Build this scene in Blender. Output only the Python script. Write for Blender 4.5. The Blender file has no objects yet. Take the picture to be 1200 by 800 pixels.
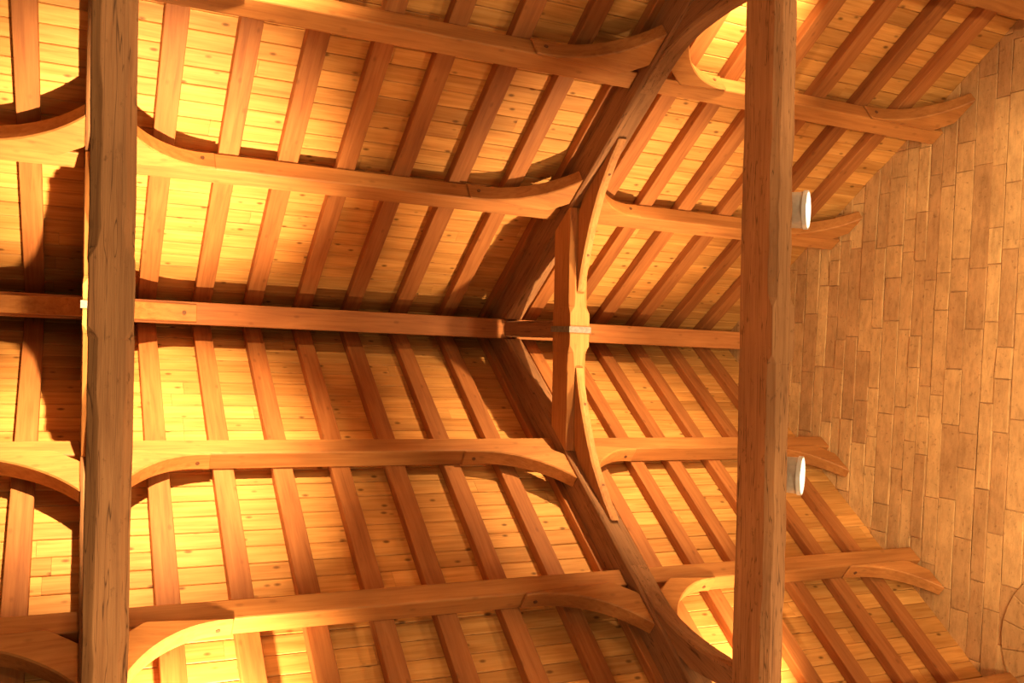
import bpy, bmesh, math, random
from mathutils import Vector, Matrix
from math import sin, cos, tan, pi, sqrt, radians

SC = bpy.context.scene
COL = SC.collection
random.seed(7)

# ------------------------------------------------------------------ frame of the building
# u runs along the ridge towards the gable, v across the nave (up in the photo), z up from eye level.
P = 0.93248                 # roof pitch
TP, CP, SP = tan(P), cos(P), sin(P)
SK = 0.025667               # the trusses stand slightly out of square with the ridge
H = 10.0                    # apex of the purlin soffit planes above the eye
EYE = 1.6
R_TOP, B_IN = 0.192, 0.302  # rafter soffit and board face, measured square to the slope


def W(u, v, z):
    return Vector((u - SK * v, v, z + EYE))


def SL(u, side, sl, pr):
    """point on a roof slope: sl metres down the slope, pr metres outwards of the purlin soffits"""
    return W(u, side * (sl * CP + pr * SP), H - sl * SP + pr * CP)


def gable_u(v):
    return 8.22 + 0.045 * v


# ------------------------------------------------------------------ materials
def new_mat(name):
    m = bpy.data.materials.new(name)
    m.use_nodes = True
    nt = m.node_tree
    nt.nodes.clear()
    return m, nt.nodes, nt.links


def ramp(N, pts):
    r = N.new('ShaderNodeValToRGB')
    e = r.color_ramp.elements
    e[0].position, e[0].color = pts[0][0], (*pts[0][1], 1)
    e[1].position, e[1].color = pts[-1][0], (*pts[-1][1], 1)
    for p, c in pts[1:-1]:
        k = e.new(p)
        k.color = (*c, 1)
    return r


def mixc(N, L, fac, a, b, mode='MIX'):
    m = N.new('ShaderNodeMix')
    m.data_type = 'RGBA'
    m.blend_type = mode
    for i, x in ((0, fac), (6, a), (7, b)):
        if hasattr(x, 'is_linked'):
            L.new(x, m.inputs[i])
        elif i == 0:
            m.inputs[0].default_value = x
        else:
            m.inputs[i].default_value = (*x, 1)
    return m.outputs[2]


def math_n(N, L, op, a, b=None, c=None):
    m = N.new('ShaderNodeMath')
    m.operation = op
    for i, x in enumerate((a, b, c)):
        if x is None:
            continue
        if hasattr(x, 'is_linked'):
            L.new(x, m.inputs[i])
        else:
            m.inputs[i].default_value = x
    return m.outputs[0]


def wood(name, light, mid, dark, knots=0.5, island=0.0, grain=1.0, rough=0.55, cracks=0.0, bump=0.25, stain=0.0):
    """grain runs along the local x axis of the timber"""
    m, N, L = new_mat(name)
    out = N.new('ShaderNodeOutputMaterial')
    bs = N.new('ShaderNodeBsdfPrincipled')
    L.new(bs.outputs[0], out.inputs[0])
    tc = N.new('ShaderNodeTexCoord')
    oi = N.new('ShaderNodeObjectInfo')
    geo = N.new('ShaderNodeNewGeometry')
    off = N.new('ShaderNodeVectorMath')
    off.operation = 'ADD'
    cx = N.new('ShaderNodeCombineXYZ')
    rnd = geo.outputs['Random Per Island'] if island else oi.outputs['Random']
    k = math_n(N, L, 'MULTIPLY', rnd, 37.0)
    for i in range(3):
        L.new(k, cx.inputs[i])
    L.new(tc.outputs['Object'], off.inputs[0])
    L.new(cx.outputs[0], off.inputs[1])

    def mapped(sx, sy, sz):
        mp = N.new('ShaderNodeMapping')
        mp.inputs['Scale'].default_value = (sx, sy, sz)
        L.new(off.outputs[0], mp.inputs[0])
        return mp.outputs[0]

    def noise(vec, scale, detail=4, rgh=0.55, dist=0.0):
        n = N.new('ShaderNodeTexNoise')
        n.inputs['Scale'].default_value = scale
        n.inputs['Detail'].default_value = detail
        n.inputs['Roughness'].default_value = rgh
        n.inputs['Distortion'].default_value = dist
        L.new(vec, n.inputs['Vector'])
        return n.outputs[0]
    g1 = noise(mapped(0.9 * grain, 16 * grain, 16 * grain), 1.6, 4, 0.6, 0.6)      # broad figure
    g2 = noise(mapped(2.0 * grain, 70 * grain, 70 * grain), 2.0, 3, 0.6, 0.2)      # fine fibres
    r1 = ramp(N, [(0.28, dark), (0.5, mid), (0.74, light)])
    L.new(g1, r1.inputs[0])
    col = mixc(N, L, math_n(N, L, 'MULTIPLY', g2, 0.5), r1.outputs[0], tuple(c * 0.72 for c in mid))
    # large patches of tone
    big = noise(mapped(0.8, 2.5, 2.5), 1.2, 2)
    rb = ramp(N, [(0.3, (0.80, 0.78, 0.76)), (0.7, (1.14, 1.14, 1.12))])
    L.new(big, rb.inputs[0])
    col = mixc(N, L, 1.0, col, rb.outputs[0], 'MULTIPLY')
    if island:
        ri = ramp(N, [(0.0, (1 - island, 1 - island * 1.15, 1 - island * 1.25)), (0.55, (1, 1, 1)), (1.0, (1 + island * .5,) * 3)])
        L.new(geo.outputs['Random Per Island'], ri.inputs[0])
        col = mixc(N, L, 1.0, col, ri.outputs[0], 'MULTIPLY')
    else:
        ri = ramp(N, [(0.0, (0.88, 0.86, 0.84)), (1.0, (1.08, 1.08, 1.08))])
        L.new(oi.outputs['Random'], ri.inputs[0])
        col = mixc(N, L, 1.0, col, ri.outputs[0], 'MULTIPLY')
    if knots:
        vo = N.new('ShaderNodeTexVoronoi')
        vo.inputs['Scale'].default_value = 1.0
        vo.inputs['Randomness'].default_value = 1.0
        L.new(mapped(4.2, 8.0, 8.0), vo.inputs['Vector'])
        rk = ramp(N, [(0.07, (1, 1, 1)), (0.17, (0, 0, 0))])
        L.new(vo.outputs['Distance'], rk.inputs[0])
        col = mixc(N, L, math_n(N, L, 'MULTIPLY', rk.outputs[0], knots), col, tuple(c * 0.30 for c in dark))
    hgt = g2
    if cracks:
        cr = noise(mapped(0.35, 9, 9), 2.2, 2, 0.5, 0.35)
        d = math_n(N, L, 'ABSOLUTE', math_n(N, L, 'SUBTRACT', cr, 0.5))
        rc = ramp(N, [(0.0, (1, 1, 1)), (0.012, (0, 0, 0))])
        L.new(d, rc.inputs[0])
        col = mixc(N, L, math_n(N, L, 'MULTIPLY', rc.outputs[0], cracks), col, tuple(c * 0.25 for c in dark))
    if stain:
        sp = noise(mapped(5, 9, 9), 2.4, 5, 0.7)
        rs = ramp(N, [(0.60, (0, 0, 0)), (0.74, (1, 1, 1))])
        L.new(sp, rs.inputs[0])
        col = mixc(N, L, math_n(N, L, 'MULTIPLY', rs.outputs[0], stain), col, tuple(c * 0.35 for c in dark))
    L.new(col, bs.inputs['Base Color'])
    bs.inputs['Roughness'].default_value = rough
    bs.inputs['Specular IOR Level'].default_value = 0.25
    bp = N.new('ShaderNodeBump')
    bp.inputs['Strength'].default_value = bump
    bp.inputs['Distance'].default_value = 0.006
    L.new(hgt, bp.inputs['Height'])
    L.new(bp.outputs[0], bs.inputs['Normal'])
    return m


M_BOARD = wood('pine_boarding', (0.80, 0.43, 0.135), (0.69, 0.325, 0.085), (0.50, 0.20, 0.045), knots=0.88, island=0.22, bump=0.12)
M_RAFT = wood('stained_rafter_wood', (0.49, 0.195, 0.060), (0.40, 0.145, 0.041), (0.28, 0.091, 0.026), knots=0.35, bump=0.15)
M_PURL = wood('purlin_wood', (0.56, 0.245, 0.072), (0.47, 0.190, 0.052), (0.35, 0.125, 0.034), knots=0.3, bump=0.15, stain=0.15)
M_OLD = wood('old_hewn_oak', (0.54, 0.265, 0.108), (0.45, 0.208, 0.081), (0.31, 0.132, 0.05), knots=0.25, cracks=0.85, bump=0.5, stain=0.75, rough=0.7)
M_DOAK = wood('dark_old_oak', (0.38, 0.185, 0.08), (0.31, 0.145, 0.06), (0.21, 0.092, 0.037), knots=0.25, cracks=0.8, bump=0.5, stain=0.6, rough=0.7)
M_COLL = wood('collar_oak', (0.55, 0.25, 0.080), (0.47, 0.200, 0.060), (0.34, 0.130, 0.038), knots=0.3, cracks=0.4, bump=0.3, stain=0.35)
M_PEG = wood('oak_peg_wood', (0.20, 0.085, 0.035), (0.16, 0.06, 0.025), (0.10, 0.04, 0.018), knots=0)


def stone_mat():
    m, N, L = new_mat('warm_ashlar_stone')
    out = N.new('ShaderNodeOutputMaterial')
    bs = N.new('ShaderNodeBsdfPrincipled')
    L.new(bs.outputs[0], out.inputs[0])
    tc = N.new('ShaderNodeTexCoord')
    geo = N.new('ShaderNodeNewGeometry')

    def noise(scale, detail, rgh=0.6, stretch=None):
        n = N.new('ShaderNodeTexNoise')
        n.inputs['Scale'].default_value = scale
        n.inputs['Detail'].default_value = detail
        n.inputs['Roughness'].default_value = rgh
        src = tc.outputs['Object']
        if stretch:
            mp = N.new('ShaderNodeMapping')
            mp.inputs['Scale'].default_value = stretch
            L.new(src, mp.inputs[0])
            src = mp.outputs[0]
        L.new(src, n.inputs['Vector'])
        return n.outputs[0]
    r = ramp(N, [(0.0, (0.45, 0.245, 0.105)), (0.5, (0.53, 0.305, 0.130)), (0.8, (0.57, 0.335, 0.142)), (1.0, (0.66, 0.41, 0.178))])
    L.new(geo.outputs['Random Per Island'], r.inputs[0])
    a = noise(2.2, 5)
    ra = ramp(N, [(0.3, (0.80, 0.78, 0.76)), (0.7, (1.14, 1.13, 1.11))])
    L.new(a, ra.inputs[0])
    col = mixc(N, L, 1.0, r.outputs[0], ra.outputs[0], 'MULTIPLY')
    b = noise(9.0, 6, 0.75, (1, 0.6, 2.2))          # tooling and bedding lines along the courses
    rb = ramp(N, [(0.34, (0.74, 0.71, 0.68)), (0.52, (1, 1, 1)), (0.70, (1.15, 1.14, 1.12))])
    L.new(b, rb.inputs[0])
    col = mixc(N, L, 0.85, col, rb.outputs[0], 'MULTIPLY')
    c = noise(22.0, 3)
    rc = ramp(N, [(0.61, (0, 0, 0)), (0.72, (1, 1, 1))])
    L.new(c, rc.inputs[0])
    col = mixc(N, L, math_n(N, L, 'MULTIPLY', rc.outputs[0], 0.55), col, (0.17, 0.08, 0.035))
    L.new(col, bs.inputs['Base Color'])
    bs.inputs['Roughness'].default_value = 0.92
    bs.inputs['Specular IOR Level'].default_value = 0.1
    bp = N.new('ShaderNodeBump')
    bp.inputs['Strength'].default_value = 0.55
    bp.inputs['Distance'].default_value = 0.012
    L.new(math_n(N, L, 'ADD', b, math_n(N, L, 'MULTIPLY', c, 0.5)), bp.inputs['Height'])
    L.new(bp.outputs[0], bs.inputs['Normal'])
    return m


def plain(name, col, rough=0.5, metal=0.0, noise_amt=0.15, scale=30):
    m, N, L = new_mat(name)
    out = N.new('ShaderNodeOutputMaterial')
    bs = N.new('ShaderNodeBsdfPrincipled')
    L.new(bs.outputs[0], out.inputs[0])
    tc = N.new('ShaderNodeTexCoord')
    n = N.new('ShaderNodeTexNoise')
    n.inputs['Scale'].default_value = scale
    L.new(tc.outputs['Object'], n.inputs['Vector'])
    r = ramp(N, [(0.3, tuple(c * (1 - noise_amt) for c in col)), (0.7, tuple(min(1, c * (1 + noise_amt)) for c in col))])
    L.new(n.outputs[0], r.inputs[0])
    L.new(r.outputs[0], bs.inputs['Base Color'])
    bs.inputs['Roughness'].default_value = rough
    bs.inputs['Metallic'].default_value = metal
    return m


def glow(name, col, s):
    m, N, L = new_mat(name)
    out = N.new('ShaderNodeOutputMaterial')
    e = N.new('ShaderNodeEmission')
    e.inputs[0].default_value = (*col, 1)
    e.inputs[1].default_value = s
    L.new(e.outputs[0], out.inputs[0])
    return m


M_STONE = stone_mat()
M_MORTAR = plain('lime_mortar', (0.40, 0.215, 0.092), 0.95, 0, 0.3, 14)
M_IRON = plain('galvanised_iron', (0.20, 0.182, 0.15), 0.5, 0.3, 0.25)
M_LAMP = plain('grey_lamp_paint', (0.50, 0.46, 0.38), 0.45, 0.0, 0.06)
M_RIM = plain('white_lamp_rim', (0.72, 0.70, 0.64), 0.35, 0.0, 0.04)
M_LENS = glow('lit_lamp_lens', (1.0, 0.88, 0.66), 14.0)
M_FLOODGLASS = glow('lit_flood_glass', (1.0, 0.70, 0.34), 6.0)
M_DARK = plain('black_flood_paint', (0.05, 0.045, 0.04), 0.5, 0.0, 0.1)
M_BACK = plain('roof_underlay', (0.10, 0.05, 0.025), 0.95)


# ------------------------------------------------------------------ object helpers
def tag(o, label=None, cat=None, group=None, kind=None):
    if label:
        o['label'] = label
    if cat:
        o['category'] = cat
    if group:
        o['group'] = group
    if kind:
        o['kind'] = kind
    return o


def empty(name, loc):
    o = bpy.data.objects.new(name, None)
    o.empty_display_size = 0.2
    COL.objects.link(o)
    o.matrix_world = Matrix.Translation(loc)
    return o


def frame(origin, xdir, ydir):
    x = xdir.normalized()
    z = x.cross(ydir).normalized()
    y = z.cross(x)
    return Matrix(((x.x, y.x, z.x, origin.x), (x.y, y.y, z.y, origin.y), (x.z, y.z, z.z, origin.z), (0, 0, 0, 1)))


def link(name, bm, mats, M, parent=None, bevel=0.0, segs=1):
    """bm holds WORLD coordinates; the object gets the frame M"""
    bmesh.ops.remove_doubles(bm, verts=bm.verts, dist=1e-6)
    bmesh.ops.recalc_face_normals(bm, faces=bm.faces)
    bm.transform(M.inverted())
    me = bpy.data.meshes.new(name)
    bm.to_mesh(me)
    bm.free()
    for m in (mats if isinstance(mats, (list, tuple)) else [mats]):
        me.materials.append(m)
    o = bpy.data.objects.new(name, me)
    COL.objects.link(o)
    if parent:
        o.parent = parent
        PW = PWORLD.get(parent.name, parent.matrix_basis)
        o.matrix_basis = PW.inverted() @ M
        PWORLD[o.name] = M
    else:
        o.matrix_basis = M
        PWORLD[o.name] = M
    if bevel:
        b = o.modifiers.new('bevel', 'BEVEL')
        b.width = bevel
        b.segments = segs
        b.limit_method = 'ANGLE'
        b.angle_limit = radians(28)
    return o


PWORLD = {}


def rings(bm, rs, closed=True):
    vs = [[bm.verts.new(p) for p in r] for r in rs]
    n = len(rs[0])
    for a, b in zip(vs, vs[1:]):
        for i in range(n):
            j = (i + 1) % n
            bm.faces.new((a[i], a[j], b[j], b[i]))
    if closed:
        bm.faces.new(vs[0][::-1])
        bm.faces.new(vs[-1])
    return vs


def timber(name, rs, mat, xdir, ydir, parent=None, bevel=0.008, segs=1):
    bm = bmesh.new()
    rings(bm, rs)
    o = Vector((0, 0, 0))
    for p in rs[0]:
        o += p / len(rs[0])
    return link(name, bm, mat, frame(o, xdir, ydir), parent, bevel, segs)


def rod(bm, a, b, r, n=12, r2=None):
    d = (b - a).normalized()
    s = d.orthogonal().normalized()
    t = d.cross(s)
    r2 = r if r2 is None else r2
    rings(bm, [[a + (s * cos(2 * pi * i / n) + t * sin(2 * pi * i / n)) * r for i in range(n)],
               [b + (s * cos(2 * pi * i / n) + t * sin(2 * pi * i / n)) * r2 for i in range(n)]])


ORD = ['first', 'second', 'third', 'fourth', 'fifth', 'sixth', 'seventh', 'eighth', 'ninth', 'tenth']
SIDE = {1: 'upper', -1: 'lower'}
UX = Vector((1, 0, 0))

# trusses: left face, right face
TR = {'A': (0.045, 0.262), 'B': (4.47, 4.686)}
TRC = {k: sum(x) / 2 for k, x in TR.items()}
TNAME = {'A': 'left', 'B': 'middle'}
U0 = -2.1     # the roof is built this far to the left of the camera

# ------------------------------------------------------------------ ceiling boards (one boarded ceiling on two slopes)
bm = bmesh.new()
for side in (1, -1):
    bw = 0.178
    sl = -0.335
    row = 0
    while sl < 5.75:
        u = U0 - random.uniform(0, 1.0) * 0
        cuts = [U0]
        while cuts[-1] < 8.75:
            cuts.append(cuts[-1] + random.uniform(1.8, 4.2))
        cuts[-1] = 8.75
        if len(cuts) > 2 and cuts[-1] - cuts[-2] < 0.6:
            cuts.pop(-2)
        s0, s1 = sl + 0.0025, sl + bw - 0.0025
        dp = random.uniform(-0.0015, 0.0015)
        for a, b in zip(cuts, cuts[1:]):
            a2, b2 = a + 0.001, b - 0.001
            c = 0.006
            prof = [(s0, 0.02), (s0, c), (s0 + c, 0), (s1 - c, 0), (s1, c), (s1, 0.02)]
            rings(bm, [[SL(uu, side, s, B_IN + dp + q) for s, q in prof] for uu in (a2, b2)])
        sl += bw
        row += 1
    # roofing underlay just behind the boards
    f = bm.faces.new([bm.verts.new(SL(uu, side, s, B_IN + 0.03)) for uu, s in ((U0, -0.40), (8.75, -0.40), (8.75, 5.76), (U0, 5.76))])
    f.material_index = 1
ceil = link('ceiling', bm, [M_BOARD, M_BACK], Matrix.Translation(W(0, 0, H + .3)))
tag(ceil, 'steep ceiling of honey pine boards above the rafters on both slopes', 'ceiling', kind='structure')

# ------------------------------------------------------------------ gable wall of coursed stone
bm = bmesh.new()
rs = random.Random(21)
z = 4.2
while z < 10.6:
    ch = rs.uniform(0.145, 0.225)
    v = -3.7 - rs.uniform(0, 0.5)
    while v < 3.7:
        ln = rs.choice((0.35, 0.55, 0.66, 0.78, 0.9, 1.05)) * rs.uniform(0.85, 1.15)
        a, b = v, min(v + ln, 3.8)
        g = rs.uniform(0.001, 0.006)
        dz0, dz1 = rs.uniform(-.007, .007), rs.uniform(-.007, .007)
        dep = rs.choice((rs.uniform(-0.006, 0.004), rs.uniform(-0.016, 0.004)))
        c = 0.005
        q = [(a + g, z + g + dz0), (b - g, z + g + dz1), (b - g, z + ch - g + dz1), (a + g, z + ch - g + dz0)]
        qi = [(a + g + c, z + g + dz0 + c), (b - g - c, z + g + dz1 + c), (b - g - c, z + ch - g + dz1 - c), (a + g + c, z + ch - g + dz0 - c)]
        tl = [rs.uniform(-.004, .004) for _ in range(4)]
        rings(bm, [[W(gable_u(vv) + 0.06, vv, zz) for vv, zz in q],
                   [W(gable_u(vv) + dep + c * .8, vv, zz) for vv, zz in q],
                   [W(gable_u(vv) + dep + t, vv, zz) for (vv, zz), t in zip(qi, tl)]])
        v += ln
    z += ch
f0 = len(bm.faces)
rings(bm, [[W(gable_u(vv) + 0.012 + k, vv, zz) for vv, zz in ((-3.8, 4.2), (3.8, 4.2), (3.8, 10.8), (-3.8, 10.8))] for k in (0, 0.3)])
bm.faces.ensure_lookup_table()
for f in bm.faces[f0:]:
    f.material_index = 1
for side in (1, -1):
    n = SL(0, side, 0, 1) - SL(0, side, 0, 0)
    geom = bm.verts[:] + bm.edges[:] + bm.faces[:]
    bmesh.ops.bisect_plane(bm, geom=geom, plane_co=SL(8.3, side, 1, B_IN - 0.003), plane_no=n, clear_outer=True)
wall = link('wall_right', bm, [M_STONE, M_MORTAR], Matrix.Translation(W(8.22, 0, 4.2)))
tag(wall, 'gable wall of long coursed honey coloured stones at the end of the roof', 'wall', kind='structure')

# arched head of a window, just inside the edge of the photograph
bm = bmesh.new()
vc, zc, r0, r1 = -2.75, 5.17, 0.52, 0.80
for i in range(9):
    a0, a1 = pi * i / 9 + .004, pi * (i + 1) / 9 - .004
    def arc(r, a): return (vc + r * cos(a), zc + r * sin(a))
    pl = [arc(r1, a0), arc(r1, (a0 + a1) / 2), arc(r1, a1), arc(r0, a1), arc(r0, (a0 + a1) / 2), arc(r0, a0)]
    rings(bm, [[W(gable_u(v_) - 0.010, v_, z_) for v_, z_ in pl], [W(gable_u(v_) - 0.028, v_, z_) for v_, z_ in pl]])
o = link('trim_1', bm, M_STONE, Matrix.Translation(W(8.2, vc, zc)), bevel=0.006)
tag(o, 'smooth stone voussoirs of an arch head low on the gable wall', 'arch', kind='structure')

# side walls under the eaves
for side, nm in ((1, 'wall_back'), (-1, 'wall_front')):
    bm = bmesh.new()
    zt = H - (3.46 - B_IN * SP) / CP * SP + B_IN * CP - 0.02
    rings(bm, [[W(uu, side * vv, zz) for vv, zz in ((3.46, 3.6), (3.46, zt), (3.75, zt - .42), (3.75, 3.6))] for uu in (U0, 8.0)])
    o = link(nm, bm, M_STONE, Matrix.Translation(W(0, side * 3.46, 3.6)))
    tag(o, 'stone side wall under the eaves of the %s slope' % SIDE[side], 'wall', kind='structure')

# ------------------------------------------------------------------ common rafters
cent = [-1.46, -0.912, -0.368, 0.14, 0.653, 1.195, 1.715, 2.25, 2.79, 3.365, 3.945, 4.49, 5.03, 5.54, 6.04, 6.59, 7.14, 7.68]
RW = 0.172
nA = [c for c in cent if c < TRC['A'] - .1][::-1]
nM = [c for c in cent if 0.3 < c < TRC['B'] - .2]
nR = [c for c in cent if c > TRC['B'] + .2]


def raft_label(c, side):
    s = SIDE[side]
    if abs(c - 0.14) < .1:
        return 'rafter of the %s slope running directly above the left tie beam' % s
    if abs(c - 4.49) < .1:
        return 'rafter of the %s slope in shadow, hard against the left side of the middle truss' % s
    if c in nA:
        return 'reddish rafter of the %s slope, %s to the left of the left tie beam' % (s, ORD[nA.index(c)])
    if c in nM:
        return 'reddish rafter of the %s slope, %s to the right of the left tie beam' % (s, ORD[nM.index(c)])
    return 'reddish rafter of the %s slope, %s to the right of the middle truss' % (s, ORD[nR.index(c)])


for side in (1, -1):
    for c in cent:
        k = 0.05 * max(0, min(1, (c - 4.4) / 3.4))
        w = RW + random.uniform(-.008, .008)

        def ring(which):
            out = []
            for du, pr in ((-w / 2, R_TOP), (w / 2, R_TOP), (w / 2, B_IN - .003), (-w / 2, B_IN - .003)):
                sl = (0.004 - pr * SP) / CP if which == 0 else 5.62
                vv = sl * CP * side
                out.append(SL(c + du + k * vv, side, sl, pr))
            return out
        o = timber('common_rafter', [ring(0), ring(1)], M_RAFT, SL(c, side, 5, 0) - SL(c, side, 0, 0), UX, bevel=0.005)
        tag(o, raft_label(c, side), 'rafter', 'rafters of the %s slope' % SIDE[side])

# ------------------------------------------------------------------ purlins, one timber per bay
PUR = {1: (1.889, 2.068), 2: (3.623, 3.802), 3: (5.16, 5.34)}
BAY = {'left': (U0, TR['A'][0]), 'middle': (TR['A'][1], TR['B'][0]), 'right': (TR['B'][1], None)}
WHERE = {1: 'nearest the ridge', 2: 'halfway down', 3: 'nearest the eaves'}
for side in (1, -1):
    for n, (s0, s1) in PUR.items():
        for bay, (a, b) in BAY.items():
            e = b if b else gable_u(side * s0 * CP) - 0.004
            rr = []
            for uu in (a, e):
                rr.append([SL(uu, side, s, q) for s, q in ((s0, 0), (s1, 0), (s1, R_TOP - .001), (s0, R_TOP - .001))])
            o = timber('purlin', rr, M_PURL, UX, rr[0][1] - rr[0][0], bevel=0.014, segs=2)
            tag(o, 'orange purlin %s on the %s slope, %s' % (WHERE[n], SIDE[side],
                {'left': 'left of the left tie beam', 'middle': 'between the two trusses', 'right': 'right of the middle truss'}[bay]),
                'purlin', 'purlins carrying the rafters')
# ridge beam, also one timber per bay
ZR = 9.72
for bay, (a, b) in {'left': (U0, TRC['A']), 'middle': (TRC['A'], TRC['B']), 'right': (TRC['B'], 8.215)}.items():
    hw = 0.113
    rr = [[W(uu, -hw, ZR), W(uu, hw, ZR), W(uu, hw, 10.165), W(uu, -hw, 10.165)] for uu in (a, b)]
    o = timber('ridge_beam', rr, M_RAFT, UX, Vector((0, 1, 0)), bevel=0.012, segs=2)
    tag(o, {'left': 'dark shadowed ridge beam to the left of the left tie beam',
            'middle': 'long ridge beam under the peak between the two trusses',
            'right': 'short ridge beam under the peak from the middle truss to the gable'}[bay], 'beam', 'ridge beams')

# ------------------------------------------------------------------ wind braces between purlins and trusses
def peg(parent, a, b, r=0.014):
    bm = bmesh.new()
    rod(bm, a, b, r, 10)
    link('peg', bm, M_PEG, frame(a, b - a, Vector((.3, .5, .8))), parent)


def wind_brace(side, n, us, ue, rad, label, p_end=(-0.085, 0.06)):
    """us = free end on the purlin, ue = face of the truss or wall"""
    s_face = PUR[n][1]
    D = abs(ue - us)
    sg = 1 if ue > us else -1
    N_ = 22
    rr = []
    for i in range(N_ + 1):
        d = D * i / N_
        t = d / D
        so = s_face + 0.022 + rad - sqrt(max(rad * rad - d * d, 1e-4))
        si = s_face + 0.001
        if d > D - 0.2:
            si += (d - (D - 0.2)) / 0.2 * 0.15
        lo = -0.012 + (p_end[0] + .012) * t
        hi = 0.178 + (p_end[1] - .178) * t
        uu = us + sg * d
        rr.append([SL(uu, side, si, lo), SL(uu, side, so, lo), SL(uu, side, so, hi), SL(uu, side, si, hi)])
    o = timber('wind_brace', rr, M_PURL, UX, SL(0, side, 1, 0) - SL(0, side, 0, 0), bevel=0.011)
    tag(o, label, 'brace', 'curved wind braces')
    d = 0.11
    so = s_face + 0.022 + rad - sqrt(rad * rad - d * d)
    u_ = us + sg * d
    peg(o, SL(u_, side, so - 0.03, 0.085), SL(u_, side, so + 0.008, 0.085), 0.018)
    return o


for side in (1, -1):
    for n in (1, 2):
        w = '%s slope purlin %s' % (SIDE[side], {1: 'nearest the ridge', 2: 'halfway down'}[n])
        wind_brace(side, n, -0.97, TR['A'][0], 1.34, 'curved brace left of the left tie beam, %s' % w)
        wind_brace(side, n, 1.075, TR['A'][1], 0.88, 'bright curved brace right of the left tie beam, %s' % w)
        wind_brace(side, n, 3.45, TR['B'][0], 1.35, 'long curved brace left of the middle truss, %s' % w)
        wind_brace(side, n, 5.425, TR['B'][1], 0.80, 'glowing tight brace right of the middle truss, %s' % w)
        ue = gable_u(side * (1.45 if n == 1 else 2.5)) - 0.03
        wind_brace(side, n, 7.25 if side > 0 else 7.10, ue, 1.45, 'curved brace against the stone gable, %s' % w, p_end=(-0.03, 0.09))

# braces under the ridge on either side of the left truss
for sg, us, uf in ((1, 1.09, TRC['A'] + 0.083), (-1, -0.80, TRC['A'] - 0.083)):
    D = abs(us - uf)
    rad = D * 1.12
    rr = []
    for i in range(19):
        d = D * i / 18
        zl = ZR - 0.022 - (rad - sqrt(rad * rad - d * d))
        zt = ZR - 0.001
        if d > D - .2:
            zt -= (d - (D - .2)) / .2 * .15
        uu = us - sg * d
        rr.append([W(uu, -0.085, zl), W(uu, 0.085, zl), W(uu, 0.085, zt), W(uu, -0.085, zt)])
    o = timber('ridge_brace', rr, M_PURL, UX, Vector((0, 1, 0)), bevel=0.007)
    tag(o, 'curved brace under the ridge beam %s of the left tie beam' % ('right' if sg > 0 else 'left in the shadow'), 'brace', 'ridge braces')
    peg(o, W(us - sg * .12, 0.0, ZR - .02), W(us - sg * .12, 0, ZR - 0.04), 0.02)

# ------------------------------------------------------------------ trusses
def chamfer_ring(c_u, wl, wr, zb, zt, ch, v, wob=(0, 0)):
    """section of a tie or collar: octagon with lower chamfers"""
    l, r = c_u - wl + wob[0], c_u + wr + wob[0]
    zb = zb + wob[1]
    return [W(l, v, zt), W(l, v, zb + ch), W(l + ch, v, zb), W(r - ch, v, zb), W(r, v, zb + ch), W(r, v, zt)]


def stop_chamfer_beam(name, c_u, wl, wr, zb, zt, vmin, vmax, ch, stop, root, seed, wobble, swell=0.0, mat=None):
    rn = random.Random(seed)
    vs = [vmin]
    step = 0.14
    while vs[-1] + step < vmax:
        vs.append(vs[-1] + step)
    vs.append(vmax)
    vs = sorted(set(vs + [-stop - .07, -stop, stop, stop + .07]))
    rr = []
    wu = wz = 0
    for v in vs:
        wu = wu * .8 + rn.uniform(-1, 1) * wobble
        wz = wz * .8 + rn.uniform(-1, 1) * wobble
        a = abs(v)
        f = 0 if a <= stop else min(1, (a - stop) / 0.07)
        c = 0.004 + (ch * rn.uniform(.85, 1.15) - .004) * f
        s = swell * (1 - f)
        rr.append(chamfer_ring(c_u, wl + s, wr + s, zb - s * .5, zt, c, v, (wu, wz)))
    o = timber(name, rr, mat or M_OLD, Vector((SK, -1, 0)), UX, parent=root, bevel=0.006)
    return o


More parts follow.
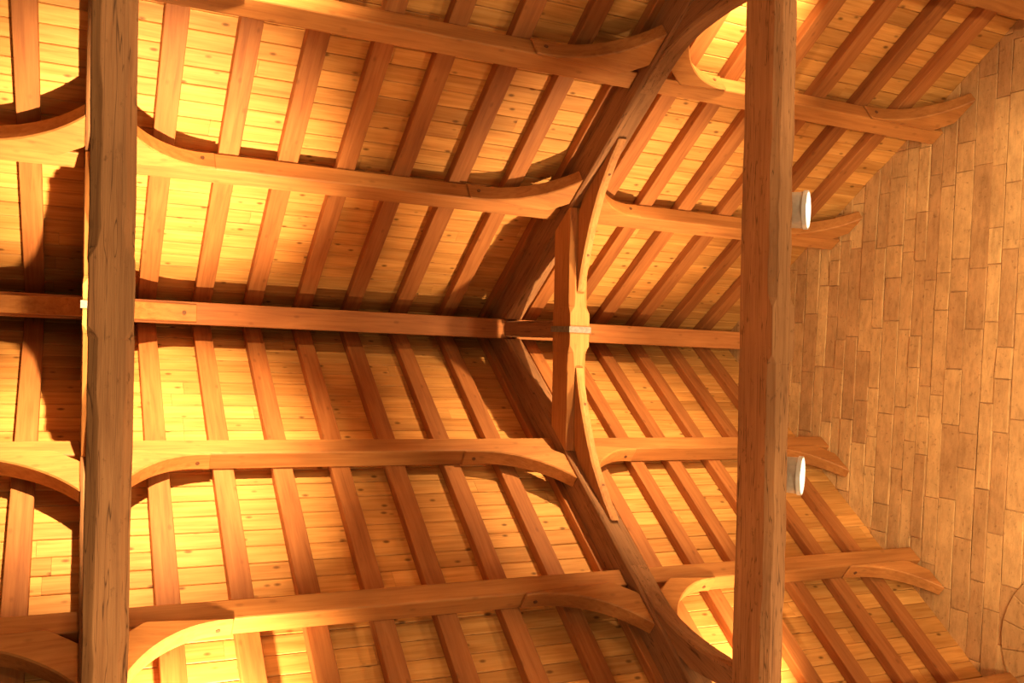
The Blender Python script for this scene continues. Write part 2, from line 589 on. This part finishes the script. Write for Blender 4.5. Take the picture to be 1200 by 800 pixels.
for key in ('A', 'B'):
    L_, R_ = TR[key]
    cu = TRC[key]
    root = empty('roof_truss', W(cu, 0, 5.15))
    tag(root, {'A': 'left truss, its tie beam crossing the photo from top to bottom near the left edge',
               'B': 'middle truss with its rafters, collar, grey strap and curved braces all in view'}[key], 'roof truss', 'old timber trusses')
    zb = 5.15
    tl, tr = (0.105, 0.115) if key == 'A' else (0.108, 0.100)
    stop_chamfer_beam('tie_beam', cu, tl, tr, zb, 5.50, -3.45, 3.45, 0.048, 0.17, root, 3 if key == 'A' else 8, 0.0035)
    coll = stop_chamfer_beam('collar_beam', cu, R_ - cu - .004, R_ - cu - .004, 8.11, 8.476, -1.22, 1.22, 0.05, 0.16, root, 5, 0.001, 0.008, M_COLL)
    # iron strap round the middle of the collar
    bm = bmesh.new()
    hw, th = R_ - cu + .0065, 0.010
    def box_ring(v, e): return [W(cu - hw - e, v, 8.48 + e), W(cu - hw - e, v, 8.104 - e), W(cu + hw + e, v, 8.104 - e), W(cu + hw + e, v, 8.48 + e)]
    va, vb = -0.030, 0.030
    i0, i1 = [[bm.verts.new(p) for p in box_ring(v, 0)] for v in (va, vb)]
    o0, o1 = [[bm.verts.new(p) for p in box_ring(v, th)] for v in (va, vb)]
    for i in range(4):
        j = (i + 1) % 4
        bm.faces.new((o0[i], o0[j], o1[j], o1[i]))
        bm.faces.new((i0[i], i1[i], i1[j], i0[j]))
        bm.faces.new((o0[i], i0[i], i0[j], o0[j]))
        bm.faces.new((o1[i], o1[j], i1[j], i1[i]))
    st = link('iron_strap', bm, M_IRON, Matrix.Translation(W(cu, 0, 8.1)), coll)
    st['label'] = 'grey iron strap round the collar'
    # king post from collar to ridge
    kp = [[W(cu + a, b, zz) for a, b in ((-.08, -.09), (.08, -.09), (.08, .09), (-.08, .09))] for zz in (8.476, 8.9, ZR)]
    timber('king_post', kp, M_DOAK, Vector((0, 0, 1)), UX, parent=root, bevel=0.012)
    # principal rafters
    for side in (1, -1):
        rr = []
        rn = random.Random(11 + side)
        d0 = -0.12
        NS = 26
        for i in range(NS + 1):
            ring_ = []
            t = i / NS
            wob = rn.uniform(-.004, .004)
            for uu, pr, cc in ((L_, R_TOP - .002, 0), (L_, d0 + .02, 0), (L_ + .02, d0, 0), (R_ - .02, d0, 0), (R_, d0 + .02, 0), (R_, R_TOP - .002, 0)):
                s_a = (0.115 - pr * SP) / CP
                sl = s_a + (5.66 - s_a) * t
                ring_.append(SL(uu + wob * .5, side, sl, pr + (wob if pr < .1 else 0)))
            rr.append(ring_)
        timber('principal_rafter', rr, M_DOAK, SL(0, side, 1, 0) - SL(0, side, 0, 0), UX, parent=root, bevel=0.004)
        # slender brace from collar to principal, filling the angle
        pts = [(.385, 8.085), (.57, 8.040), (.74, 7.985), (.905, 7.922), (1.03, 7.872), (1.149, 7.815), (1.32, 7.725), (1.485, 7.605), (1.62, 7.500), (1.775, 7.355)]
        rr = []
        for v_, z_ in pts:
            zc_ = min(8.108, H - v_ * TP - .121 / CP)     # underside of collar or principal
            zc_ = max(zc_, z_ + 0.012)
            ua, ub = cu - .038, cu + .046
            c = min(.014, (zc_ - z_) * .4)
            rr.append([W(ua, side * v_, zc_), W(ua, side * v_, z_ + c), W(ua + .022, side * v_, z_), W(ub - .006, side * v_, z_), W(ub, side * v_, z_ + c), W(ub, side * v_, zc_)])
        o = timber('collar_brace', rr, M_COLL, Vector((0, 1, 0)), UX, parent=root, bevel=0)
        for q in (2, 7):
            v_, z_ = pts[q]
            peg(o, W(cu + .01, side * v_, z_ + .03), W(cu + .01, side * v_, z_ - .006), .013)
        # arched brace from principal down to the tie beam
        pts = [(2.10, 6.962), (2.17, 6.858), (2.27, 6.715), (2.36, 6.56), (2.425, 6.40), (2.475, 6.22), (2.505, 6.05), (2.527, 5.88), (2.540, 5.70), (2.545, 5.502)]
        rr = []
        for v_, z_ in pts:
            # back edge: against the principal, then free below
            vp = (H - z_ - .121 / CP) / TP
            vb_ = min(vp, 2.715)
            vb_ = max(vb_, v_ + .003)
            ua, ub = cu - .082, cu + .085
            c = min(.02, (vb_ - v_) * .4)
            rr.append([W(ua, side * vb_, z_), W(ua, side * (v_ + c), z_), W(ua + c, side * v_, z_), W(ub - c, side * v_, z_), W(ub, side * (v_ + c), z_), W(ub, side * vb_, z_)])
        timber('arch_brace', rr, M_DOAK, Vector((0, .3 * side, -1)), UX, parent=root, bevel=0)

# ------------------------------------------------------------------ spotlights on the far side of the middle tie beam
def revolve(bm, c, d, prof, n=40):
    """prof: (distance along d, radius)"""
    d = d.normalized()
    s = d.orthogonal().normalized()
    t = d.cross(s)
    vs = [[bm.verts.new(c + d * a + (s * cos(2 * pi * i / n) + t * sin(2 * pi * i / n)) * r) for i in range(n)] for a, r in prof]
    for a, b in zip(vs, vs[1:]):
        for i in range(n):
            j = (i + 1) % n
            bm.faces.new((a[i], a[j], b[j], b[i]))
    return vs


def spotlight(v, label, tilt):
    c = W(5.035, v, 5.42)
    d = Vector((cos(tilt), 0, -sin(tilt)))
    root = empty('spotlight', c)
    tag(root, label, 'spotlight', 'spotlights on the middle tie beam')
    bm = bmesh.new()
    vs = revolve(bm, c, d, [(-.27, .07), (-.262, .105), (-.235, .132), (-.03, .140)])
    bm.faces.new(vs[0][::-1])
    link('housing', bm, M_LAMP, Matrix.Translation(c), root, bevel=0.004)
    bm = bmesh.new()
    revolve(bm, c, d, [(-.03, .141), (-.03, .149), (.0, .149), (.004, .143), (.0, .136), (-.035, .126)])
    link('rim', bm, M_RIM, Matrix.Translation(c), root)['label'] = 'white rim'
    bm = bmesh.new()
    vs = revolve(bm, c, d, [(-.034, .126), (-.022, .085), (-.017, .03)])
    bm.faces.new(vs[-1])
    link('lens', bm, M_LENS, Matrix.Translation(c), root)['label'] = 'glowing lens'
    # stirrup bracket to the side of the tie
    bm = bmesh.new()
    a = c - d * .14
    for s in (-1, 1):
        rod(bm, a + Vector((0, s * .137, 0)), a + Vector((0, s * .158, 0)), .014)
        p1, p2 = a + Vector((0, s * .152, 0)), W(4.72, v, 5.42) + Vector((0, s * .152, -.02))
        rod(bm, p1, p2, .011)
    rod(bm, W(4.72, v - .152, 5.40), W(4.72, v + .152, 5.40), .011)
    rod(bm, W(4.68, v, 5.40), W(4.73, v, 5.40), .03)
    link('bracket', bm, M_LAMP, Matrix.Translation(c), root)


spotlight(0.945, 'lit grey round spotlight behind the middle tie beam, on the upper slope side', radians(50))
spotlight(-1.085, 'lit grey round spotlight behind the middle tie beam, on the lower slope side', radians(50))

# ------------------------------------------------------------------ uplighters bracketed off the side walls, beyond the edge of the view
def flood(u, v, label, aim, power, size):
    c = W(u, v, 5.56)
    root = empty('floodlight', W(u, v, 5.45))
    tag(root, label, 'floodlight', 'uplighters on the side walls')
    d = (aim - c).normalized()
    bm = bmesh.new()
    vs = revolve(bm, c, d, [(-.055, .035), (-.05, .055), (.02, .075), (.022, .068), (.005, .06)], 24)
    bm.faces.new(vs[0][::-1])
    link('housing', bm, M_DARK, Matrix.Translation(c), root)
    bm = bmesh.new()
    vs = revolve(bm, c, d, [(.006, .06), (.008, .02)], 24)
    bm.faces.new(vs[-1])
    link('glass', bm, M_FLOODGLASS, Matrix.Translation(c), root)
    bm = bmesh.new()
    rod(bm, c - d * .05, W(u, v * 3.463 / abs(v), 5.40), .013)
    link('bracket', bm, M_DARK, Matrix.Translation(c), root)
    # the beam crosses to the opposite slope; the side spill rises past the near brace
    up = (W(u + .15, v * .93, 8.0) - c).normalized()
    for nm, en, sz, dr in (('flood_beam', power, size, d), ('flood_spill', power * SPILL, radians(88), up)):
        li = bpy.data.lights.new(nm, 'SPOT')
        li.energy = en
        li.color = (1.0, 0.68, 0.345)
        li.spot_size = sz
        li.spot_blend = 1.0
        li.shadow_soft_size = 0.05
        lo = bpy.data.objects.new(nm, li)
        COL.objects.link(lo)
        lo.matrix_world = Matrix.Translation(c + dr * .05) @ dr.to_track_quat('-Z', 'Y').to_matrix().to_4x4()


SPILL = 0.24
for key, pw, ul, ua in (('A', 6600, .74, .50), ('B', 2600, 5.30, 5.05)):
    for side in (1, -1):
        flood(ul, side * 2.95, 'black uplighter on the side wall right of the %s truss, %s slope side' % (TNAME[key], SIDE[side]),
              W(ua, -side * 1.15, 8.65), pw, radians(45 if key == 'A' else 52))

# spot beams of the two visible spotlights
for v in (0.945, -1.085):
    li = bpy.data.lights.new('spot_beam', 'SPOT')
    li.energy = 120
    li.color = (1, .82, .58)
    li.spot_size = radians(80)
    li.spot_blend = .6
    li.shadow_soft_size = .1
    d = Vector((cos(radians(50)), 0, -sin(radians(50))))
    lo = bpy.data.objects.new('spot_beam', li)
    COL.objects.link(lo)
    lo.matrix_world = Matrix.Translation(W(4.975, v, 5.42) + d * .03) @ d.to_track_quat('-Z', 'Y').to_matrix().to_4x4()

# unseen fill lights added low in the nave to brighten ties and rafters
for u, v, z, e, r in ((5.9, 2.5, 2.6, 330, .25), (5.9, -2.5, 2.6, 360, .25), (2.5, 2.6, 3.0, 75, .25), (2.5, -2.6, 3.0, 85, .25), (0.1, 1.6, 3.4, 80, .25), (0.1, -1.7, 3.4, 95, .25)):
    li = bpy.data.lights.new('nave_fill', 'POINT')
    li.energy = e
    li.color = (1, .70, .38)
    li.shadow_soft_size = r
    lo = bpy.data.objects.new('nave_fill', li)
    COL.objects.link(lo)
    lo.location = W(u, v, z)

# low spots that light the gable wall
for v, e in ((0.5, 1280), (-0.7, 1500)):
    li = bpy.data.lights.new('wall_wash', 'SPOT')
    li.energy = e
    li.color = (1, .74, .40)
    li.spot_size = radians(47)
    li.spot_blend = 0.75
    li.shadow_soft_size = .2
    lo = bpy.data.objects.new('wall_wash', li)
    COL.objects.link(lo)
    a, b = W(3.5, v, 0.5), W(8.2, -0.15, 6.35)
    lo.matrix_world = Matrix.Translation(a) @ (b - a).to_track_quat('-Z', 'Y').to_matrix().to_4x4()

# ------------------------------------------------------------------ world, camera, view
w = bpy.data.worlds.new('world')
SC.world = w
w.use_nodes = True
bg = w.node_tree.nodes['Background']
bg.inputs[0].default_value = (1.0, 0.58, 0.27, 1)
bg.inputs[1].default_value = 0.03

Rm = [[0.9032055, -0.04244617, -0.42710438], [0.03954252, 0.99909501, -0.01567002], [0.42738299, -0.00273553, 0.90406653]]
right = Vector((Rm[0][0], -Rm[0][1], Rm[0][2]))
down = Vector((Rm[1][0], -Rm[1][1], Rm[1][2]))
fwd = Vector((Rm[2][0], -Rm[2][1], Rm[2][2]))
cam = bpy.data.cameras.new('camera')
cam.sensor_width = 36
cam.lens = 1082.63 / 1200 * 36
cam.clip_start = 0.05
co = bpy.data.objects.new('camera', cam)
COL.objects.link(co)
co.matrix_world = Matrix(((right.x, -down.x, -fwd.x, 0), (right.y, -down.y, -fwd.y, -0.17248), (right.z, -down.z, -fwd.z, EYE), (0, 0, 0, 1)))
SC.camera = co

vs_ = SC.view_settings
vs_.view_transform = 'Standard'
vs_.look = 'None'
vs_.gamma = 1
vs_.use_curve_mapping = False
vs_.exposure = -0.08
